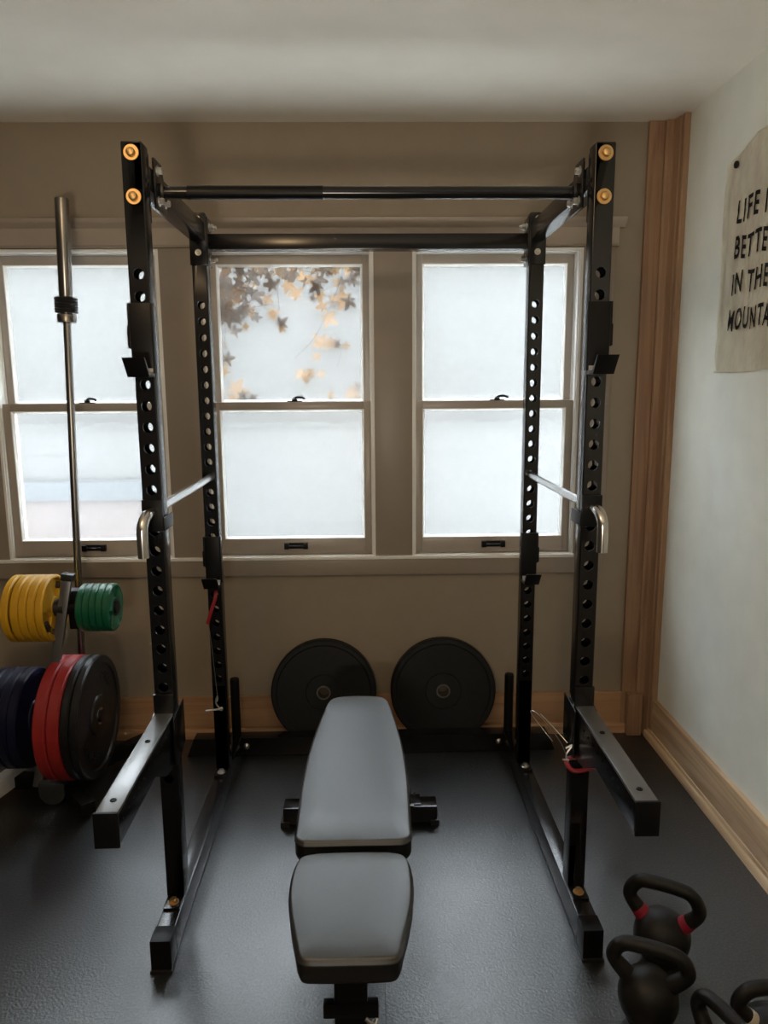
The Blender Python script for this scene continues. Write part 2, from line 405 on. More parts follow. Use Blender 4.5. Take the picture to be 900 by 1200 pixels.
def upright(x0, y0, ks, ztop):
    bm = NB(); x1 = x0+TW; y1 = y0+TD; w = .0028; z0 = ZB
    c = .003   # rounded corner as a chamfer
    holes_face(bm, x0+c, x1-c, y0, y0+w, z0, ztop, ks)
    holes_face(bm, x0+c, x1-c, y1, y1-w, z0, ztop, ks)
    def q(a): bm.faces.new([bm.verts.new(p) for p in a])
    for X, Xi in ((x0, x0+w), (x1, x1-w)):
        for XX in (X, Xi): q([(XX, y0+c, z0), (XX, y1-c, z0), (XX, y1-c, ztop), (XX, y0+c, ztop)])
    for X, s in ((x0, 1), (x1, -1)):
        for Y, sy in ((y0, 1), (y1, -1)):
            m_ = (X+s*c*.3, Y+sy*c*.3)
            q([(X, Y+sy*c, z0), (m_[0], m_[1], z0), (m_[0], m_[1], ztop), (X, Y+sy*c, ztop)])
            q([(m_[0], m_[1], z0), (X+s*c, Y, z0), (X+s*c, Y, ztop), (m_[0], m_[1], ztop)])
    bmesh.ops.remove_doubles(bm, verts=bm.verts, dist=1e-5)
    bmesh.ops.recalc_face_normals(bm, faces=bm.faces)
    box(bm, x0+.001, x1-.001, y0+.001, y1-.001, ztop-.002, ztop+.003, .002)   # top cap
    return obj('upright', bm, M['steel'], rack, angle=50)
def hexbolt(bm, p, d, r=.010, h=.008, wr=None):
    """washer and hex head at p facing direction d"""
    d = Vector(d).normalized(); Q = Matrix.Translation(p) @ d.to_track_quat('Z', 'Y').to_matrix().to_4x4()
    t = bmesh.new(); wr = wr or r*1.5
    lathe(t, [(0, 0), (wr, 0), (wr, .0018), (0, .0018)], 24); lathe(t, [(0, .0018), (r, .0018), (r, h*.8), (r*.85, h), (0, h)], 6)
    bmesh.ops.transform(t, matrix=Q, verts=t.verts); merge(bm, t)
KS = range(-5, 21)
KR = range(-5, 21)
bolt_front = {}
for s in (-1, 1):
    x0 = s*XC-TW/2
    u = upright(x0, 0, KS, HT)
    for zb in (2.075, 1.975):
        bm = NB(); t = bmesh.new()
        lathe(t, [(0, 0), (.0185, 0), (.0185, .0022), (.0178, .003), (0, .003)], 32)
        lathe(t, [(0, .003), (.0105, .003), (.0105, .010), (.0092, .014), (.005, .0165), (0, .017)], 18)
        bmesh.ops.transform(t, matrix=Matrix.Translation((s*XC, 0, zb)) @ Matrix.Rotation(PI/2, 4, 'X'), verts=t.verts); merge(bm, t)
        obj('bolt', bm, M['brass'], u)
    bm = NB(); hexbolt(bm, (s*(XC-TW/2), .028, 2.02), (-s, 0, 0), .004, .004); obj('screw', bm, M['steel2'], u)
    u2 = upright(x0, YR, KR, 2.0922)
    for zb in (2.073, 1.966):
        bm = NB(); hexbolt(bm, (s*XC, YR-.006, zb), (0, -1, 0), .0075, .007, .0105); obj('bolt', bm, M['zinc'], u2)
    # foot plates and their bolts
    for Y, b_ in ((0, M['brass']), (YR, M['zinc'])):
        bm = NB(); box(bm, x0+.002, x0+TW-.002, Y-.052, Y+TD+.01, .0905, .0984, .0015)
        fp = obj('foot_plate', bm, M['steel'], rack)
        bm = NB(); hexbolt(bm, (s*XC, Y-.026, .0984), (0, 0, 1), .010, .012, .015)
        obj('bolt', bm, b_, fp)
    # floor rails
    bm = NB(); box(bm, x0, x0+TW, -.150, .985, .012, .0905, .003)
    rl = obj('floor_rail', bm, M['steel'], rack)
    bm = NB(); box(bm, x0-.0015, x0+TW+.0015, -.171, -.112, .010, .0935, .002)
    fc = obj('end_cap', bm, M['steel2'], rl)
    bm = NB(); box(bm, x0-.004, x0+TW+.004, -.176, -.110, 0, .010, .002); box(bm, x0+.002, x0+TW-.002, -.10, .98, 0, .012); obj('rubber_pad', bm, M['rubber'], rl)
    # top side beam with end flanges
    bm = NB(); box(bm, x0+.001, x0+TW-.001, TD+.006, .7013, 2.004, 2.062, .003)
    sb = obj('side_beam', bm, M['steel'], rack)
    bm = NB(); box(bm, x0, x0+TW, TD, TD+.0065, 1.925, 2.088, .002); obj('flange', bm, M['steel'], sb)
    bm = NB(); box(bm, x0-.003, x0+TW+.003, .701, YR, 1.925, 2.088, .002); obj('flange', bm, M['steel'], sb)
    # rear plate-storage post
    bm = NB(); lathe(bm, [(0, .08), (.019, .08), (.019, .325), (.017, .332), (0, .333)], 28, 'z', (s*XC, 1.014, 0))
    obj('storage_post', bm, M['steel2'], rack)
bm = NB(); prism(bm, [(-.775, .002), (.765, .002), (.735, .08), (-.745, .08)], .985, 1.045, 'y', .002)
cb = obj('floor_crossmember', bm, M['steel'], rack)
for s in (-1, 1):
    bm = NB(); lathe(bm, [(0, 0), (.013, 0), (.013, .002), (.010, .006), (.005, .009), (0, .010)], 20, 'y', (s*.528, .985, .045)); obj('bolt', bm, M['zinc'], cb)
bm = NB(); box(bm, -XC+.028, XC-.028, .715, .766, 1.978, 2.029, .003)
tb = obj('rear_beam', bm, M['steel'], rack)
for s in (-1, 1):
    bm = NB(); box(bm, s*(XC-TW/2)-.006*(s > 0), s*(XC-TW/2)+.006*(s < 0), .708, .775, 1.925, 2.082, .002)
    obj('flange', bm, M['steel'], tb)
for s in (-1, 1):
    for zb in (2.054, 1.950):
        bm = NB(); hexbolt(bm, (s*(XC-TW/2-.006), .745, zb), (-s, 0, 0), .011, .016, .014)
        tube(bm, [(s*(XC-TW/2-.006), .745, zb), (s*(XC-TW/2-.030), .745, zb)], .006, 10); obj('bolt', bm, M['zinc'], tb)
bm = NB(); tube(bm, [(-XC+.029, .128, 2.015), (XC-.029, .128, 2.015)], .0158, 24)
pb = obj('pull_up_bar', bm, M['steel'], rack)
bm = NB(); tube(bm, [(-.47, .128, 2.015), (-.122, .128, 2.015)], .0172, 24); obj('grip_sleeve', bm, M['steel2'], pb)
for s in (-1, 1):
    X = s*(XC-TW/2); bm = NB()
    prism(bm, [(.084, 1.968), (.190, 1.968), (.190, 2.02), (.150, 2.088), (.084, 2.088)], min(X, X-s*.006), max(X, X-s*.006), 'x', .001)
    box(bm, min(X-s*.004, X-s*.02), max(X-s*.004, X-s*.02), .108, .148, 1.995, 2.035, .006)
    obj('flange', bm, M['steel'], pb)
for s in (-1, 1):
    for (Y, Z) in ((.107, 2.062), (.112, 1.990), (.172, 1.998)):
        bm = NB(); hexbolt(bm, (s*(XC-TW/2-.006), Y, Z), (-s, 0, 0), .009, .013, .013); obj('bolt', bm, M['zinc'], pb)

RR = Matrix.Rotation(ROT, 4, 'Z')
def rk(x, y, z): return RR @ Vector((x, y, z))
# J-cups: origin at the middle of the upright's front face, cup floor at z 0
def jcup(s, label):
    t = thing('j_cup', label, 'bar hook', group=None)
    h = TW/2
    bm = NB(); box(bm, -h-.001, h+.001, -.009, -.0008, .0, .170, .001)
    prism(bm, [(-.001, 0), (-.046, 0), (-.080, .036), (-.090, .036), (-.053, -.010), (-.001, -.010)], -h-.001, h+.001, 'x', .001)
    obj('hook', bm, M['steel2'], t)
    bm = NB(); o_ = s*(h+.0012)
    box(bm, min(o_, o_+s*.005), max(o_, o_+s*.005), -.009, .030, .060, .170, .001)
    box(bm, min(o_+s*.004, o_+s*.010), max(o_+s*.004, o_+s*.010), -.002, .034, .062, .116, .001)
    i_ = -s*(h+.0012)
    box(bm, min(i_, i_-s*.004), max(i_, i_-s*.004), -.009, .012, .0, .170, .001)
    obj('side_plate', bm, M['steel2'], t)
    bm = NB(); prism(bm, [(-.0095, .012), (-.0095, .003), (-.045, .003), (-.076, .035), (-.081, .035), (-.047, .0), (-.0092, .0), (-.0092, .012)], -h+.001, h-.001, 'x')
    obj('liner', bm, M['liner'], t)
    return t
for s, lab, y, z in ((-1, 'upper j-cup hooked on the front left rack upright', 0, 1.556), (1, 'upper j-cup hooked on the front right rack upright', 0, 1.556),
                     (-1, 'lower j-cup parked on the rear left rack upright', YR, .824), (1, 'lower j-cup parked on the rear right rack upright', YR, .824)):
    t = jcup(s, 'black steel '+lab); t.location = rk(s*XC, y, z); t.rotation_euler = (0, 0, ROT)

# pin-pipe safeties with bent handles
for s, w_ in ((-1, 'left'), (1, 'right')):
    t = thing('safety_pipe', f'silver safety pipe with bent chrome handle through the {w_} rack uprights', 'safety bar', rk(s*XC, 0, 1.204), ROT)
    bm = NB(); tube(bm, [(0, -.001, 0), (0, YR+TD+.02, 0)], .0122, 20); obj('pipe', bm, M['pipe'], t)
    bm = NB(); tube(bm, spline([(0, .0, 0), (0, -.035, 0), (s*.003, -.058, -.006), (s*.006, -.074, -.024), (s*.007, -.078, -.050), (s*.007, -.078, -.104)], 6), [.0124]*8+[.0142]*23, 20)
    obj('handle', bm, M['chrome'], t)
    bm = NB(); box(bm, -TW/2-.001, TW/2+.001, -.008, -.0008, -.052, .032, .002)
    i_ = -s*(TW/2+.0012)
    box(bm, min(i_, i_-s*.004), max(i_, i_-s*.004), -.008, .080, -.050, -.014, .001)
    obj('lock_plate', bm, M['steel2'], t)

# front spotter arms
for s, w_ in ((-1, 'left'), (1, 'right')):
    lab = {'left': 'black spotter arm on the left front upright, top strip gleaming silver', 'right': 'black spotter arm on the right front upright beside the red hitch pin'}[w_]
    t = thing('spotter_arm', lab, 'safety arm', rk(s*XC, 0, .65), ROT-s*.012)
    h = TW/2
    ins = -s      # side of the upright facing the lifter
    bm = NB()
    for q in (-1, 1):
        a_, b_ = sorted((q*(h-.0062), q*(h-.0022)))
        prism(bm, [(-.010, -.001), (-.482, -.006), (-.482, -.072), (-.20, -.076), (-.10, -.130), (-.010, -.148)], a_, b_, 'x', .001)
        for k in range(11):
            lathe(bm, [(0, 0), (.0035, 0), (.0030, .0015), (0, .002)], 10, 'x', (q*(h-.0022) if q > 0 else q*(h), -.05-.04*k, -.030))
    box(bm, -h+.003, h-.003, -.480, -.010, -.012, -.005)
    obj('arm_channel', bm, M['steel'], t)
    for q in (-1, 1):
        a_, b_ = sorted((q*(h+.0012), q*(h+.0052)))
        bm = NB(); prism(bm, [(.086, .002), (.0, .0), (-.030, -.004), (-.030, -.140), (.0, -.150), (.086, -.120)], a_, b_, 'x', .001)
        obj('bracket_plate', bm, M['steel'], t)
    bm = NB(); box(bm, -h-.0015, h+.0015, -.0095, -.0008, -.06, .057, .002); obj('face_plate', bm, M['steel'], t)
    bm = NB(); box(bm, -h+.0015, h-.0015, -.479, -.0100, -.004, .0035, .0015)
    st = obj('top_strip', bm, M['strip'], t)
    for Y in (-.17, -.435):
        bm = NB(); lathe(bm, [(0, 0), (.007, 0), (.0065, .002), (.0035, .0025), (.003, .001), (0, .001)], 18, 'z', (0, Y, .0035)); obj('screw', bm, M['steel2'], st)
    bm = NB(); box(bm, -h-.0005, h+.0005, -.490, -.482, -.073, .006, .0015); obj('end_plate', bm, M['steel2'], t)

# hitch pins with red handles
t = thing('hitch_pin', 'hitch pin with dark red handle hanging on the rear left rack upright', 'hitch pin', rk(-XC, YR, 0), ROT)
bm = NB(); tube(bm, spline([(.006, -.001, .79), (.006, -.012, .785), (.004, -.020, .765), (-.012, -.022, .72), (-.026, -.020, .676)], 5), .0066, 10); obj('grip', bm, M['redgrip'], t)
bm = NB(); tube(bm, spline([(-.024, -.016, .676), (-.018, -.012, .60), (-.012, -.010, .50), (-.006, -.010, .40)], 5), .0013, 6)
lathe(bm, [(.010, -.0015), (.013, 0), (.010, .0015)], 20, 'x', (-.006, -.012, .385), closed=True); obj('wire', bm, M['zinc'], t)
bm = NB(); tube(bm, [(.008, -.010, .343), (-.045, -.040, .350)], .0035, 8); tube(bm, spline([(-.006, -.014, .395), (-.011, -.016, .370), (.002, -.012, .345)], 4), .003, 8)
lathe(bm, [(0, 0), (.007, 0), (.008, .006), (0, .010)], 12, 'y', (.006, -.006, .343)); obj('clip', bm, M['zinc'], t)
t = thing('hitch_pin', 'hitch pin with bright red loop handle in the front right rack upright', 'hitch pin', rk(XC, 0, 0), ROT)
bm = NB()
zc = .485
tube(bm, spline([(.030, -.030, zc), (.0, -.040, zc-.004), (-.030, -.045, zc-.004), (-.042, -.030, zc), (-.042, -.002, zc+.006), (-.025, .002, zc+.010), (.0, -.006, zc+.012)], 6), .0062, 10)
lathe(bm, [(0, 0), (.012, 0), (.012, .020), (.006, .024), (0, .024)], 16, 'y', (0, 0, zc+.018)); obj('grip', bm, M['redgrip'], t)
bm = NB(); tube(bm, spline([(-.040, -.02, zc+.004), (-.055, .01, zc+.05), (-.095, .05, zc+.10), (-.120, .08, zc+.115), (-.115, .10, zc+.09), (-.06, .08, zc+.02)], 7), .0012, 6)
tube(bm, spline([(-.10, .07, zc+.11), (-.06, .05, zc+.07), (-.034, .02, zc+.045)], 5), .0010, 6)
obj('wire', bm, M['zinc'], t)
bm = NB(); tube(bm, spline([(-.040, -.012, zc+.002), (-.046, -.012, zc+.025), (-.034, -.010, zc+.045), (-.028, -.010, zc+.050)], 5), .0028, 8)
tube(bm, [(-.030, -.012, zc+.055), (-.048, -.012, zc+.046)], .003, 8); tube(bm, [(-.038, -.014, zc+.012), (-.056, -.014, zc+.014)], .003, 8)
obj('clip', bm, M['zinc'], t)

# ------------------------------------------------------------------ weight plates
def plate_profile(r, th, hub, hole, lip, rec):
    """cross-section from hole outward round to hole again, axis 0..th"""
    c = min(.006, th*.2)
    p = [(hole, 0), (hub, 0), (hub+.003, rec), (r-lip-.004, rec), (r-lip, 0), (r-c, 0), (r, c), (r, th-c), (r-c, th), (r-lip, th), (r-lip-.004, th-rec), (hub+.003, th-rec), (hub, th), (hole, th)]
    return p
def plate(name, label, m, r, th, hub, hole, lip, rec, ins, group, axis='x', marks=None, pockets=0):
    """plate lying on axis; face of interest at +axis end"""
    t = thing(name, label, 'weight plate', group=group)
    bm = NB(); lathe(bm, plate_profile(r, th, hub, hole+.004, lip, rec), 96, axis, closed=True)
    if pockets:     # raised webs leaving grip pockets between them
        for k in range(pockets):
            a = 2*PI*k/pockets+.35
            ri, ro = hub*.9, r-lip*.9
            w1, w2 = hub*.75, (r-lip)*.62
            pts = [(ri*cos(a)-w1*sin(a), ri*sin(a)+w1*cos(a)), (ro*cos(a)-w2*sin(a)*.9, ro*sin(a)+w2*cos(a)*.9)]
            arc = [(ro*cos(a+q), ro*sin(a+q)) for q in (.55, .3, 0, -.3, -.55)]
            pl = [(ri*cos(a+.9), ri*sin(a+.9))]+arc+[(ri*cos(a-.9), ri*sin(a-.9))]
            prism(bm, pl, th-rec-.001, th-.0015, 'x', .001)
    b = obj('disc', bm, m, t)
    bm = NB(); lathe(bm, [(hole, -.0005), (hole+.006, -.0005), (hole+.006, th+.001), (hole, th+.001)], 40, axis, closed=True)
    obj('bushing', bm, ins, t)
    if marks:
        for (a0, a1, rr, hh, n) in marks:
            bm = NB()
            for k in range(n):
                a = a0+(a1-a0)*(k+.5)/n; w = abs(a1-a0)*rr/n*.36
                for (u0, u1, v0, v1) in ((-w, -w*.45, -hh, hh), (w*.45, w, -hh*(1 if k % 2 else .1), hh), (-w*.6, w*.6, hh*.6, hh), (-w*.6, w*.6, -hh, -hh*.6*(1 if k % 3 else .2))):
                    c_, s_ = cos(a), sin(a)
                    def P(u, v): return ((rr+v)*c_-u*s_, (rr+v)*s_+u*c_)
                    prism(bm, [P(u0, v0), P(u1, v0), P(u1, v1), P(u0, v1)], th-rec-.0005, th-rec+.0045 if not pockets else th-.0005, 'x')
            obj('face_marking', bm, marks_mat, t)
    return t
TY0, ZU, ZL = .70, .738, .320
PX0 = -1.020
marks_mat = M['blackpl']
# right lower peg: two black then two red, right face at PX0
k0 = plate('bumper_plate', 'black bumper plate with raised lettering, outermost on the tree beside the rack', M['blackpl'], .225, .030, .075, .025, .030, .007, M['chrome'], 'black and red bumpers on the right lower peg', marks=[(3.45, 4.55, .150, .014, 6), (.55, 1.25, .150, .014, 4)])
k0.location = (PX0-.030, TY0, ZL)
dup(k0, (PX0-.062, TY0, ZL), 'second black bumper plate on the tree, pressed against the red plates')
k1 = plate('bumper_plate', 'red bumper plate touching the black plates on the tree', M['red'], .225, .044, .075, .025, .030, .006, M['chrome'], 'black and red bumpers on the right lower peg')
k1.location = (PX0-.108, TY0, ZL)
dup(k1, (PX0-.154, TY0, ZL), 'red bumper plate farther from the rack, innermost on its peg')
nv = [('navy bumper plate nearest the red plates on the left lower peg', .033), ('navy bumper plate second from the red plates', .033), ('navy bumper plate third from the red plates', .033), ('navy bumper plate at the left edge of the photo', .033)]
n0 = None; x = -1.250
for i, (lb, th) in enumerate(nv):
    x -= th+.001
    if n0 is None:
        n0 = plate('bumper_plate', lb, M['navy'], .182, th, .065, .025, .025, .005, M['chrome'], 'navy bumpers on the left lower peg'); n0.location = (x, TY0, ZL)
    else: dup(n0, (x, TY0, ZL), lb)
marks_mat = M['mark']
y0 = None; x = -1.148
yl = ['yellow change plate whose spoked face and black print are seen', 'second yellow change plate behind the front yellow face', 'middle yellow change plate of the stack of five', 'fourth yellow change plate, next to the gap in the stack', 'yellow change plate farthest left, apart behind a gap']
for i, lb in enumerate(yl):
    x -= .0285 if i < 4 else .034
    if y0 is None:
        y0 = plate('change_plate', lb, M['yellow'], .121, .0275, .040, .0252, .012, .012, M['steel2'], 'yellow plates on the left upper peg', marks=[(3.5, 4.5, .086, .010, 5), (.75, 1.15, .086, .012, 2)], pockets=3)
        y0.location = (x, TY0, ZU)
    else: dup(y0, (x, TY0, ZU), lb)
x = -.934; g0 = None
gl_ = ['green change plate at the right end, spoked face showing', 'second green change plate behind the right-end green face', 'middle green change plate of the stack of five', 'fourth green change plate from the right end', 'green change plate innermost against the tree post']
for lb in gl_:
    x -= .0235
    if g0 is None:
        g0 = plate('change_plate', lb, M['green'], .0865, .0228, .034, .0252, .009, .010, M['steel2'], 'green plates on the right upper peg', pockets=3); g0.location = (x, TY0, ZU)
    else: dup(g0, (x, TY0, ZU), lb)
# two big bumpers leaning on the wall
for i, (cx, lb) in enumerate(((-.2165, 'matte black bumper plate leaning on the wall behind the bench, left one'), (.295, 'matte black bumper plate leaning on the wall right of the bench head'))):
    t = plate('bumper_plate', lb, M['wallpl'], .225, .055, .075, .024, .022, .004, M['sleeve'], 'bumpers leaning against the back wall')
    t.rotation_euler = Matrix(((0, -1, 0), (0, 0, 1), (-1, 0, 0))).transposed().to_euler()
    # disc axis +x must point towards the room (-y) tilted upwards
    tilt = rad(8.5)
    d = Vector((0, -cos(tilt), sin(tilt))); side = Vector((1, 0, 0)); upv = d.cross(side)
    t.rotation_euler = Matrix((d, side, upv)).transposed().to_euler()
    # back bottom edge on the floor, back top edge at the wall
    yt = W-.0015
    zcen = .2255*cos(tilt)
    ycen = yt-.2255*sin(tilt)-.0005
    t.location = (cx, ycen, zcen+.0005)

# ------------------------------------------------------------------ plate tree
tree = thing('plate_tree', 'black steel plate tree loaded with coloured weight plates left of the rack', 'plate tree', (-1.19, .70, 0))
def rectbar(bm, p, q_, w, h, bev=.003):
    p, q_ = Vector(p), Vector(q_); d = q_-p; L = d.length
    M4 = Matrix.Translation(p) @ d.to_track_quat('Y', 'Z').to_matrix().to_4x4()
    box(bm, -w/2, w/2, 0, L, -h/2, h/2, bev, M4=M4)
bm = NB(); rectbar(bm, (.094, -.012, .85), (-.068, -.030, .06), .026, .034)
post = obj('post', bm, M['strip'], tree)
bm = NB(); rectbar(bm, (.096, -.012, .842), (.100, -.012, .868), .033, .044, .005); obj('post_cap', bm, M['rubber'], post)
bm = NB(); box(bm, .082, .122, .0, .050, .655, .800, .006); obj('peg_block', bm, M['steel2'], tree)
for (xa, xb, zz) in ((.085, .262, ZU), (.085, -.22, ZU), (-.012, .178, ZL), (-.02, -.36, ZL)):
    bm = NB(); tube(bm, [(xa, 0, zz), (xb, 0, zz)], .0242, 24); obj('peg', bm, M['steel2'], tree)
bm = NB(); lathe(bm, [(.0245, 0), (.031, 0), (.031, .038), (.0245, .038)], 28, 'x', (.036, 0, ZU), closed=True)
obj('peg_collar', bm, M['rubber'], tree)
for q_ in (((.0, .06, .045), (.27, .42, .045)), ((.0, .02, .045), (.17, -.17, .045)), ((.0, .02, .045), (-.20, .04, .045))):
    bm = NB(); rectbar(bm, *q_, .05, .05); obj('base_leg', bm, M['steel2'], tree)
bm = NB(); rectbar(bm, (-.300, -.36, .060), (-.150, .215, .060), .052, .06); obj('base_rail', bm, M['silver'], tree)  # rail in one even pale grey, lighter than the legs
bm = NB(); prism(bm, [(-.005+.048*cos(a), .050+.050*sin(a)) for a in [PI+PI*k/14 for k in range(15)]]+[(.043, .085), (-.053, .085)], -.065, -.030, 'y', .003)
obj('foot_bracket', bm, M['vinyl'], tree)
bm = NB(); lathe(bm, [(.027, .0), (.033, .0), (.033, .20), (.027, .20)], 28, 'z', (-.007, .272, .0), closed=True)
box(bm, -.025, .012, .045, .246, .0, .018, .002)
obj('bar_holder', bm, M['steel2'], tree)

# barbell standing in the holder
bot = Vector((-1.198, .972, .008)); top = Vector((-1.1245, .972, 2.205)); ax = (top-bot).normalized()
bar = thing('barbell', 'chrome barbell standing upright behind the green plates, before the left window', 'barbell', bot)
bar.rotation_euler = ax.to_track_quat('Z', 'Y').to_euler()
L = (top-bot).length
bm = NB(); lathe(bm, [(0, .4), (.0142, .4), (.0142, L-.40), (0, L-.40)], 24); obj('shaft', bm, M['sleeve'], bar)
bm = NB(); lathe(bm, [(0, L-.001), (.022, L), (.025, L-.003), (.025, L-.41), (.0245, L-.411), (.034, L-.412), (.035, L-.414), (.035, L-.442), (.033, L-.444), (0, L-.444)][::-1], 40); obj('sleeve', bm, M['sleeve'], bar)
bm = NB(); lathe(bm, [(0, .0), (.023, .0), (.025, .003), (.025, .41), (.035, .412), (.035, .440), (.033, .442), (0, .442)], 40); obj('sleeve', bm, M['sleeve'], bar)
col = thing('bar_collar', 'black rubber clamp collar on the upper sleeve of the standing barbell', 'barbell collar', bot+ax*(L-.408), 0)
col.rotation_euler = bar.rotation_euler
bm = NB()
prof = [(.0255, 0)]
for k in range(6): prof += [(.041, .001+k*.0095), (.042, .004+k*.0095), (.041, .007+k*.0095), (.039, .009+k*.0095)]
prof += [(.0255, .058)]
lathe(bm, prof, 36, closed=True); obj('clamp_ring', bm, M['rubber'], col)
bm = NB(); box(bm, .036, .050, -.012, .012, .006, .050, .003); obj('clamp_lever', bm, M['rubber'], col)

# ------------------------------------------------------------------ bench
BX = -.058
bench = thing('weight_bench', 'flat adjustable weight bench with grey padded back and seat inside the rack', 'weight bench', (BX, -.06, 0))
def pad(name, outline, zt, th, tiltf=0.):
    """outline: half-width samples (y, hw); builds top and side in two materials"""
    pts = []
    ys = [p[0] for p in outline]
    P = spline([(p[1], p[0], 0) for p in outline], 8)
    right = [(p.x, p.y) for p in P]; left = [(-p.x, p.y) for p in reversed(P)]
    ring = right+[q_ for q_ in left if abs(q_[0]) > 1e-4]
    # dedupe centre points
    cx = sum(p[0] for p in ring)/len(ring); cy = (min(ys)+max(ys))/2
    t = bmesh.new()
    def lay(sc_in, z):
        out = []
        n = len(ring)
        for i in range(n):
            a = Vector(ring[(i-1) % n]); b = Vector(ring[(i+1) % n]); d = (b-a)
            nr = Vector((d.y, -d.x)).normalized() if d.length > 1e-9 else Vector((0, 0))
            p = Vector(ring[i])-nr*sc_in
            out.append(t.verts.new((p.x, p.y, z)))
        return out
    layers = [(.010, zt-th), (.003, zt-th+.004), (.0, zt-th+.014), (.0, zt-.016), (-.0018, zt-.0135), (-.0018, zt-.0105), (.0002, zt-.009), (.0012, zt-.0045), (.0038, zt-.0012), (.0072, zt)]
    rows = [lay(i_, z) for i_, z in layers]
    n = len(ring)
    for k, (A, B) in enumerate(zip(rows, rows[1:])):
        for i in range(n):
            f = t.faces.new((A[i], A[(i+1) % n], B[(i+1) % n], B[i])); f.material_index = 0 if k >= 4 else 1
    f = t.faces.new(rows[0][::-1]); f.material_index = 1
    # domed top: concentric rings
    prev = rows[-1]; base = [v.co.copy() for v in prev]
    for s_ in (.75, .5, .25):
        cur = [t.verts.new((cx+(b.x-cx)*s_, cy+(b.y-cy)*s_, zt+.004*(1-s_*s_))) for b in base]
        for i in range(n): t.faces.new((prev[i], prev[(i+1) % n], cur[(i+1) % n], cur[i]))
        prev = cur
    c = t.verts.new((cx, cy, zt+.004))
    for i in range(n): t.faces.new((prev[i], prev[(i+1) % n], c))
    bmesh.ops.recalc_face_normals(t, faces=t.faces)
    return obj(name, t, [M['vinyl'], M['vinylside']], bench, angle=60)
# outlines in bench space: (y, half width) from near end centre round to far end centre
back = [(-.232, 0), (-.232, .10), (-.228, .124), (-.212, .139), (-.19, .1415), (-.10, .143), (.05, .1455), (.20, .141), (.35, .130), (.50, .113), (.575, .099), (.603, .072), (.611, .035), (.613, 0)]
pad('back_pad', back, .45, .060)
seat = [(-.602, 0), (-.602, .060), (-.598, .088), (-.582, .100), (-.555, .106), (-.50, .119), (-.43, .131), (-.37, .134), (-.315, .130), (-.285, .118), (-.274, .09), (-.270, .04), (-.270, 0)]
sp = pad('seat_pad', seat, .45, .058)
bm = NB()
box(bm, -.025, .025, -.50, .48, .330, .386, .004)             # spine under the pads
box(bm, -.075, .075, -.20, -.16, .386, .390); box(bm, -.06, .06, .05, .09, .386, .391)
box(bm, -.025, .025, .44, .50, .05, .36, .004)                # rear leg
rectbar(bm, (0, .47, .10), (0, .05, .34), .045, .045)
obj('frame', bm, M['steel'], bench)
bm = NB(); box(bm, -.034, .034, -.540, -.47, .10, .392, .006)
box(bm, -.056, .056, -.545, -.525, .266, .298, .003)
obj('seat_post', bm, M['steel2'], bench)
bm = NB(); tube(bm, spline([(.03, -.548, .268), (.046, -.556, .262), (.052, -.548, .268)], 4), .004, 8); obj('pull_pin', bm, M['zinc'], bench)
bm = NB(); box(bm, -.040, .040, -.62, -.47, .03, .10, .004); box(bm, -.14, .14, -.62, -.56, .006, .056, .004); obj('front_foot', bm, M['steel'], bench)
bm = NB(); box(bm, -.266, .272, .528, .594, .010, .072, .004)
rf = obj('rear_foot', bm, M['steel'], bench)
for s in (-1, 1):
    bm = NB(); box(bm, s*.262-.014, s*.262+.018, .522, .60, .0, .022, .003); obj('rubber_foot', bm, M['rubber'], rf)
bm = NB(); box(bm, .10, .215, .535, .60, .072, .078, .002); box(bm, .142, .150, .54, .59, .078, .125, .002); obj('wheel_bracket', bm, M['steel'], rf)
bm = NB(); lathe(bm, [(0, 0), (.018, 0), (.020, .004), (.020, .026), (.018, .030), (0, .030)], 28, 'x', (.152, .565, .104)); lathe(bm, [(0, 0), (.006, 0), (.006, .008), (0, .008)], 12, 'x', (.19, .565, .100)); obj('roller', bm, M['rubber'], rf)
bm = NB(); box(bm, .150, .176, .531, .5345, .054, .082, .001)
box(bm, .176, .19, .531, .5345, .060, .076, .001); obj('latch_plate', bm, M['zinc'], rf)
bm = NB(); box(bm, -.09, .09, -.268, -.234, .386, .422, .003)
hg = obj('seat_hinge', bm, M['steel2'], bench)
for X in (-.072, -.040):
    bm = NB(); lathe(bm, [(0, 0), (.006, 0), (.006, .006), (0, .008)], 12, 'z', (X, -.252, .422)); obj('bolt', bm, M['zinc'], hg)

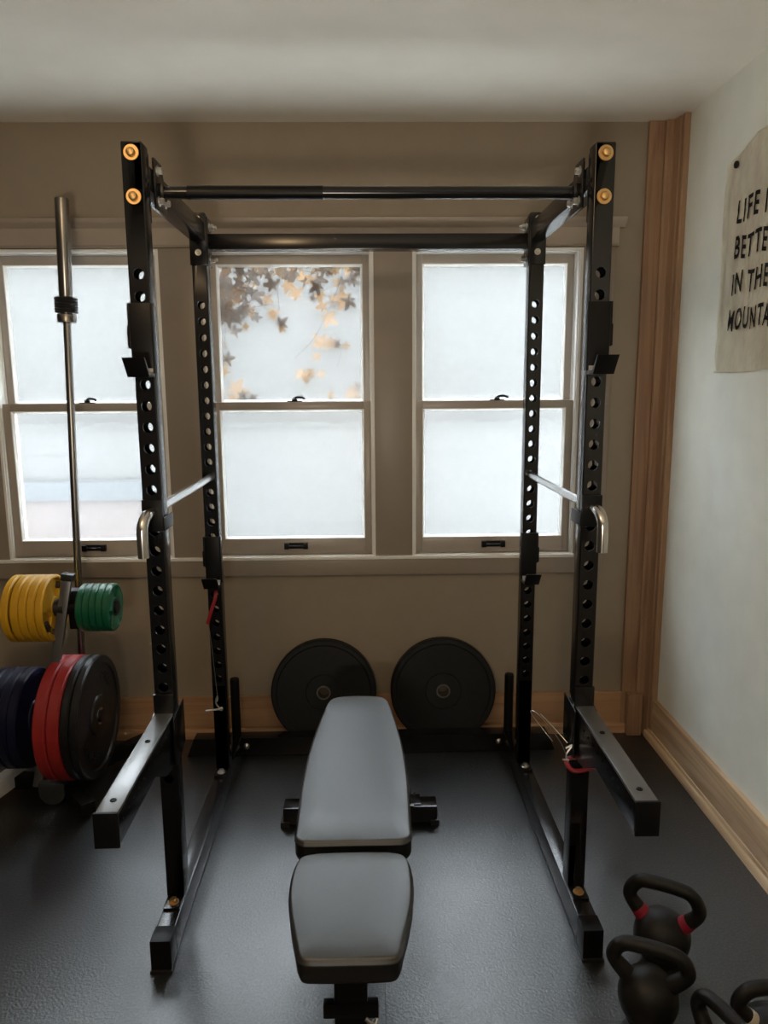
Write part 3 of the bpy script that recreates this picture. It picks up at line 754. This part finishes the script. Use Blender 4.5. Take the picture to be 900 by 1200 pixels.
# ------------------------------------------------------------------ kettlebells
def kettlebell(label, loc, rz, r=.075, zc=.068, hw=.073, top=.195, tr=.0155, band=None, foot=.045):
    t = thing('kettlebell', label, 'kettlebell', loc, rz, 'kettlebells on the floor by the rack')
    bm = NB(); prof = [(0, 0), (foot, 0), (foot+.004, .003)]
    a0 = -math.acos(min(1, (foot+.004)/r)) if foot+.004 < r else 0
    a0 = max(a0, -math.asin(min(1, (zc-.004)/r)))
    for k in range(25):
        a = a0+(PI/2-a0)*k/24; prof.append((r*cos(a) if k < 24 else 0, zc+r*sin(a)))
    lathe(bm, prof, 56); obj('body', bm, M['iron'], t)
    zb = zc+r*.62; xb = r*.66
    P = [(-xb+.012, 0, zb-.022), (-xb-.002, 0, zb), (-hw*1.0, 0, zb+(top-zb)*.42), (-hw*.98, 0, zb+(top-zb)*.72), (-hw*.74, 0, top-tr*.2), (-hw*.36, 0, top+.002), (0, 0, top+.003),
         (hw*.36, 0, top+.002), (hw*.74, 0, top-tr*.2), (hw*.98, 0, zb+(top-zb)*.72), (hw*1.0, 0, zb+(top-zb)*.42), (xb+.002, 0, zb), (xb-.012, 0, zb-.022)]
    S = spline(P, 7); n = len(S); rs = []
    for i in range(n):
        e_ = min(i, n-1-i)/7.
        rs.append(tr*(1+max(0, (1.9-e_))*.22))
    bm = NB(); tube(bm, S, rs, 20); obj('handle', bm, M['iron'], t)
    if band:
        for s in (-1, 1):
            seg = S[7:14] if s < 0 else S[n-14:n-7]
            sr = rs[7:14] if s < 0 else rs[n-14:n-7]
            seg, sr = ((seg[0:4], sr[0:4]) if s < 0 else (seg[3:7], sr[3:7]))
            bm = NB(); tube(bm, seg, [v+.0012 for v in sr], 20, cap=True); obj('colour_band', bm, band, t)
    return t
kettlebell('black kettlebell with red bands at its handle, farthest back of four', (.760, -.155, 0), -.50, .073, .067, .084, .212, .0182, M['redband'])
kettlebell('plain black kettlebell standing just in front of the red-banded one', (.650, -.350, 0), -.42, .071, .064, .082, .192, .0178)
kettlebell('black kettlebell cut by the bottom edge, only its narrow arched handle showing', (.741, -.541, 0), -1.22, .070, .062, .076, .192, .0165)
kettlebell('black kettlebell with cream bands in the bottom right corner', (.886, -.470, 0), .0, .070, .064, .080, .190, .0165, M['whiteband'])

# ------------------------------------------------------------------ banner on the right wall
def wr(y, z):
    """wrinkle depth of the cloth away from the wall"""
    d = .009+.0035*noise.noise(Vector((y*7, z*3.2, 1.3)))+.0022*noise.noise(Vector((y*24, z*10, 4.)))+.0014*noise.noise(Vector((y*60+z*20, z*38, 9.)))+.0006*noise.noise(Vector((y*120, z*90, 2.)))
    d += .010*max(0, 1-abs(y-.665)/.03)*.5
    return d
BY0, BY1, BZ0, BZ1 = .712, -.20, 1.562, 2.252
def by(u, v):   # left edge drifts outwards near the foot, u 0..1 away from the corner, v 0..1 up
    return BY0+.010*(1-v)-.006*sin(v*6)+(BY1-BY0)*u
banner = thing('wall_banner', 'crinkled cream cloth banner with black capitals pinned to the right wall', 'wall banner', (XR, .3, 1.9))
bm = NB(); NU, NV = 190, 150
G = []
for i in range(NU+1):
    row = []
    for j in range(NV+1):
        u, v = i/NU, j/NV; y = by(u, v)
        zt = BZ1+.02-.03*math.exp(-((u-.03)/.012)**2*0)-.050*max(0, sin(PI*min(1, max(0, (u-.04)/.9))))*0+.045*min(1, max(0, (u-.04)*6))*v
        z = BZ0+(zt-BZ0)*v-.006*sin(u*9)*(1-v)
        row.append(bm.verts.new((-wr(y, z)-.002, y-.3, z-1.9)))
    G.append(row)
for i in range(NU):
    for j in range(NV): bm.faces.new((G[i][j], G[i+1][j], G[i+1][j+1], G[i][j+1]))
bmesh.ops.solidify(bm, geom=bm.faces[:], thickness=.0012)
bmesh.ops.recalc_face_normals(bm, faces=bm.faces)
obj('cloth', bm, M['cloth'], banner)
def lettering(text, y_left, z_base, h, wscale, shear, gap=1.0):
    cu = bpy.data.curves.new('txt', 'FONT'); cu.body = text; cu.size = 1; cu.space_character = gap; cu.offset = .022
    o = bpy.data.objects.new('txt', cu); C.objects.link(o)
    dg = bpy.context.evaluated_depsgraph_get(); me = bpy.data.meshes.new_from_object(o.evaluated_get(dg))
    bpy.data.objects.remove(o); t = bmesh.new(); t.from_mesh(me); bpy.data.meshes.remove(me)
    bmesh.ops.triangulate(t, faces=t.faces)
    for it in range(6):
        le = [e for e in t.edges if e.calc_length() > .05]
        if not le: break
        bmesh.ops.subdivide_edges(t, edges=le, cuts=1); bmesh.ops.triangulate(t, faces=t.faces)
    ymax = .72
    for v in t.verts:
        x, z = v.co.x, v.co.y
        zz = z/ymax*h; yy = y_left-(x*wscale+zz*shear)
        Z = z_base+zz+.004*sin(x*3+z_base*20)
        v.co = (-wr(yy, Z)-.0052, yy-.3, Z-1.9)
    return t
for tx, yl_, zb_, h_, ws in (('LIFE IS', .618, 2.038, .070, .068), ('BETTER', .620, 1.922, .070, .064), ('IN THE', .621, 1.813, .067, .061), ('MOUNTAINS', .630, 1.697, .066, .052)):
    bm = NB(); merge(bm, lettering(tx, yl_, zb_, h_, ws, .05, 1.22))
    obj('lettering', bm, M['ink'], banner, smooth=False)
tk = thing('wall_tack', 'round black tack holding the upper left corner of the cloth banner', 'tack', (XR, .640, 2.224))
bm = NB(); lathe(bm, [(0, 0), (.003, 0), (.003, .012), (.010, .013), (.012, .016), (.011, .021), (.006, .024), (0, .0245)], 28, 'x')
bmesh.ops.transform(bm, matrix=Matrix.Scale(-1, 4, (1, 0, 0)), verts=bm.verts); bmesh.ops.recalc_face_normals(bm, faces=bm.faces)
obj('tack_head', bm, M['rubber'], tk)

# ------------------------------------------------------------------ outdoors
bm = NB(); box(bm, -9, 8, W+WT+.01, 10, -.5, -.4); struct('ground', bm, M['ground'], smooth=False)
house = thing('house', 'pale neighbouring house wall of lapped boards blurred beyond the frosted windows', 'house', (0, 3.6, -.4))
bm = NB()
for k in range(10): prism(bm, [(0, k*.18), (-.005, k*.18), (0, k*.18+.18)], -8, 7, 'x')
box(bm, -8, 7, 0, .15, 0, 1.86); obj('siding', bm, M['siding'], house)
bm = NB()
for k in range(9): prism(bm, [(0, 1.86+k*.18), (-.005, 1.86+k*.18), (0, 1.86+k*.18+.18)], -8, 7, 'x')
box(bm, -8, 7, 0, .15, 1.86, 3.5); obj('upper_siding', bm, M['siding2'], house)
bm = NB(); box(bm, -8, -1.72, -.05, .02, 0, 1.10, .004); obj('foundation', bm, M['brick'], house)
bm = NB(); box(bm, -8, -1.70, -.07, .02, 1.10, 1.24, .004); obj('water_table', bm, M['bluetrim'], house)
# vine leaves against the middle upper pane
random.seed(7)
vine = thing('vine', 'golden and brown vine leaves seen through the top of the middle window', 'vine', (-.32, W+.10, 2.0))
def px2w(px, py, Y):
    v = fw*1.0+r2*((px-450)/FPX)+d2*((py-600)/FPX); t_ = (Y-CY)/v.y
    return Vector((CX, CY, CZ))+v*t_
def leaf(bm, c, s, a, tx, ty):
    """five-lobed leaf with a fold along the midrib"""
    n = 40; pts = []
    for k in range(n):
        th = 2*PI*k/n; r = .34+.60*abs(cos(2.5*th))**2.6*(.75+.25*cos(th))*random.uniform(.75, 1.15)+.10*cos(th)+.05*sin(9*th)
        pts.append((r*cos(th), r*sin(th)))
    R4 = Matrix.Translation(c) @ Matrix.Rotation(tx, 4, 'X') @ Matrix.Rotation(ty, 4, 'Z') @ Matrix.Rotation(a, 4, 'Y') @ Matrix.Scale(s, 4)
    cv = bm.verts.new(R4 @ Vector((0, 0, 0)))
    rv = [bm.verts.new(R4 @ Vector((p[0], .12*abs(p[1])+.05*p[0]**2, p[1]))) for p in pts]
    for k in range(n): bm.faces.new((cv, rv[k], rv[(k+1) % n]))
gold = NB(); brown = NB(); twig = NB()
spots = [  # photo position, size, 'g' or 'b', how far behind the glass
 (262, 330, .05, 'b', .03), (272, 345, .06, 'b', .06), (258, 365, .05, 'b', .05), (268, 372, .045, 'b', .03), (280, 318, .035, 'b', .02), (296, 322, .04, 'b', .05), (300, 345, .04, 'b', .07),
 (318, 335, .04, 'b', .012), (312, 350, .03, 'g', .02), (330, 318, .035, 'b', .05), (336, 335, .035, 'g', .06), (347, 345, .04, 'g', .09), (352, 325, .03, 'g', .10), (345, 313, .03, 'g', .06),
 (288, 362, .028, 'b', .04), (300, 372, .022, 'b', .02), (318, 368, .032, 'g', .012), (329, 379, .030, 'b', .004), (331, 384, .020, 'g', .003), (287, 383, .018, 'g', .004), (274, 388, .03, 'b', .05),
 (372, 336, .035, 'b', .004), (366, 350, .020, 'b', .006), (376, 345, .03, 'g', .02), (378, 360, .030, 'g', .03), (390, 352, .035, 'b', .06), (403, 350, .05, 'g', .04), (410, 352, .035, 'b', .01),
 (412, 326, .035, 'b', .03), (420, 318, .03, 'b', .02), (400, 330, .03, 'b', .06), (388, 320, .025, 'b', .07), (384, 372, .04, 'g', .08), (376, 402, .040, 'g', .05), (388, 400, .035, 'g', .02), (396, 404, .022, 'b', .006), (404, 405, .020, 'g', .004),
 (372, 417, .022, 'g', .05), (352, 437, .03, 'g', .06), (358, 440, .026, 'g', .012), (366, 436, .022, 'g', .006), (360, 446, .016, 'g', .004), (376, 437, .02, 'g', .04),
 (266, 420, .032, 'b', .01), (262, 436, .028, 'g', .012), (260, 405, .022, 'b', .02), (276, 455, .05, 'g', .05), (284, 462, .03, 'b', .012), (296, 466, .025, 'b', .004), (272, 468, .03, 'g', .02), (410, 462, .035, 'g', .05), (386, 463, .018, 'g', .006), (420, 470, .03, 'g', .04), (418, 455, .025, 'b', .08)]
for px, py, s, k, dist in spots:
    c = px2w(px, py, W+.070+dist); c.x = min(max(c.x, -.645), -.01); c.z = min(c.z, 2.03)
    leaf(gold if k == 'g' else brown, c, s*1.25, random.uniform(0, 6.3), random.uniform(-.15, .15), random.uniform(-.15, .15))
for i in range(85):   # crowd of leaves along the top and the left corner
    px = random.choice([random.uniform(250, 425), random.uniform(250, 300)]); py = random.uniform(300, 330) if px > 300 else random.uniform(305, 375)
    leaf(brown if random.random() < .7 else gold, px2w(max(px, 262), max(py, 310), W+.07+random.uniform(.01, .07)), random.uniform(.02, .040), random.uniform(0, 6.3), random.uniform(-.5, .5), random.uniform(-.5, .5))
for a in ([(262, 372), (275, 368), (300, 360), (315, 357)], [(324, 311), (325, 330), (327, 365)], [(345, 420), (365, 400), (378, 378), (390, 352), (398, 330), (402, 311)], [(262, 330), (285, 345), (282, 360)], [(370, 320), (350, 316), (330, 312)], [(395, 430), (400, 412), (396, 404)], [(264, 400), (264, 380), (262, 340)]):
    tube(twig, spline([px2w(p[0], p[1], W+.085) for p in a], 5), .0013, 6)
def loc_to(bm_): bmesh.ops.translate(bm_, vec=-Vector(vine.location), verts=bm_.verts)
for b_, m_, n_ in ((gold, 'leafgold', 'golden_foliage'), (brown, 'leafbrown', 'brown_foliage'), (twig, 'twig', 'stem')):
    loc_to(b_); obj(n_, b_, M[m_], vine)

# ------------------------------------------------------------------ light
sc = bpy.context.scene
w = bpy.data.worlds.new('daylight'); sc.world = w; w.use_nodes = True
bg = w.node_tree.nodes['Background']; bg.inputs[0].default_value = (.88, .95, 1.0, 1); bg.inputs[1].default_value = 16.
def area(name, loc, rot, size, power, col, shape='DISK'):
    l = bpy.data.lights.new(name, 'AREA'); l.shape = shape; l.size = size; l.energy = power; l.color = col
    o = bpy.data.objects.new(name, l); C.objects.link(o); o.location = loc; o.rotation_euler = rot; return o
l = bpy.data.lights.new('ceiling_lamp', 'POINT'); l.energy = 13; l.color = (1, .67, .37); l.shadow_soft_size = .06
o = bpy.data.objects.new('ceiling_lamp', l); C.objects.link(o); o.location = (-.72, -1.25, 2.34)
o = area('ceiling_fill_light', (-.2, -2.7, 1.05), (rad(180-24), 0, 0), .35, 31, (1, .87, .70))  # fill light added to raise the ceiling, not a fixture of the room
vs = sc.view_settings; vs.view_transform = 'Standard'; vs.look = 'None'; vs.exposure = 0.12; vs.gamma = 1; vs.use_curve_mapping = False
sc.cycles.max_bounces = 10; sc.cycles.diffuse_bounces = 5; sc.cycles.transmission_bounces = 6; sc.cycles.glossy_bounces = 4
sc.cycles.sample_clamp_indirect = 20
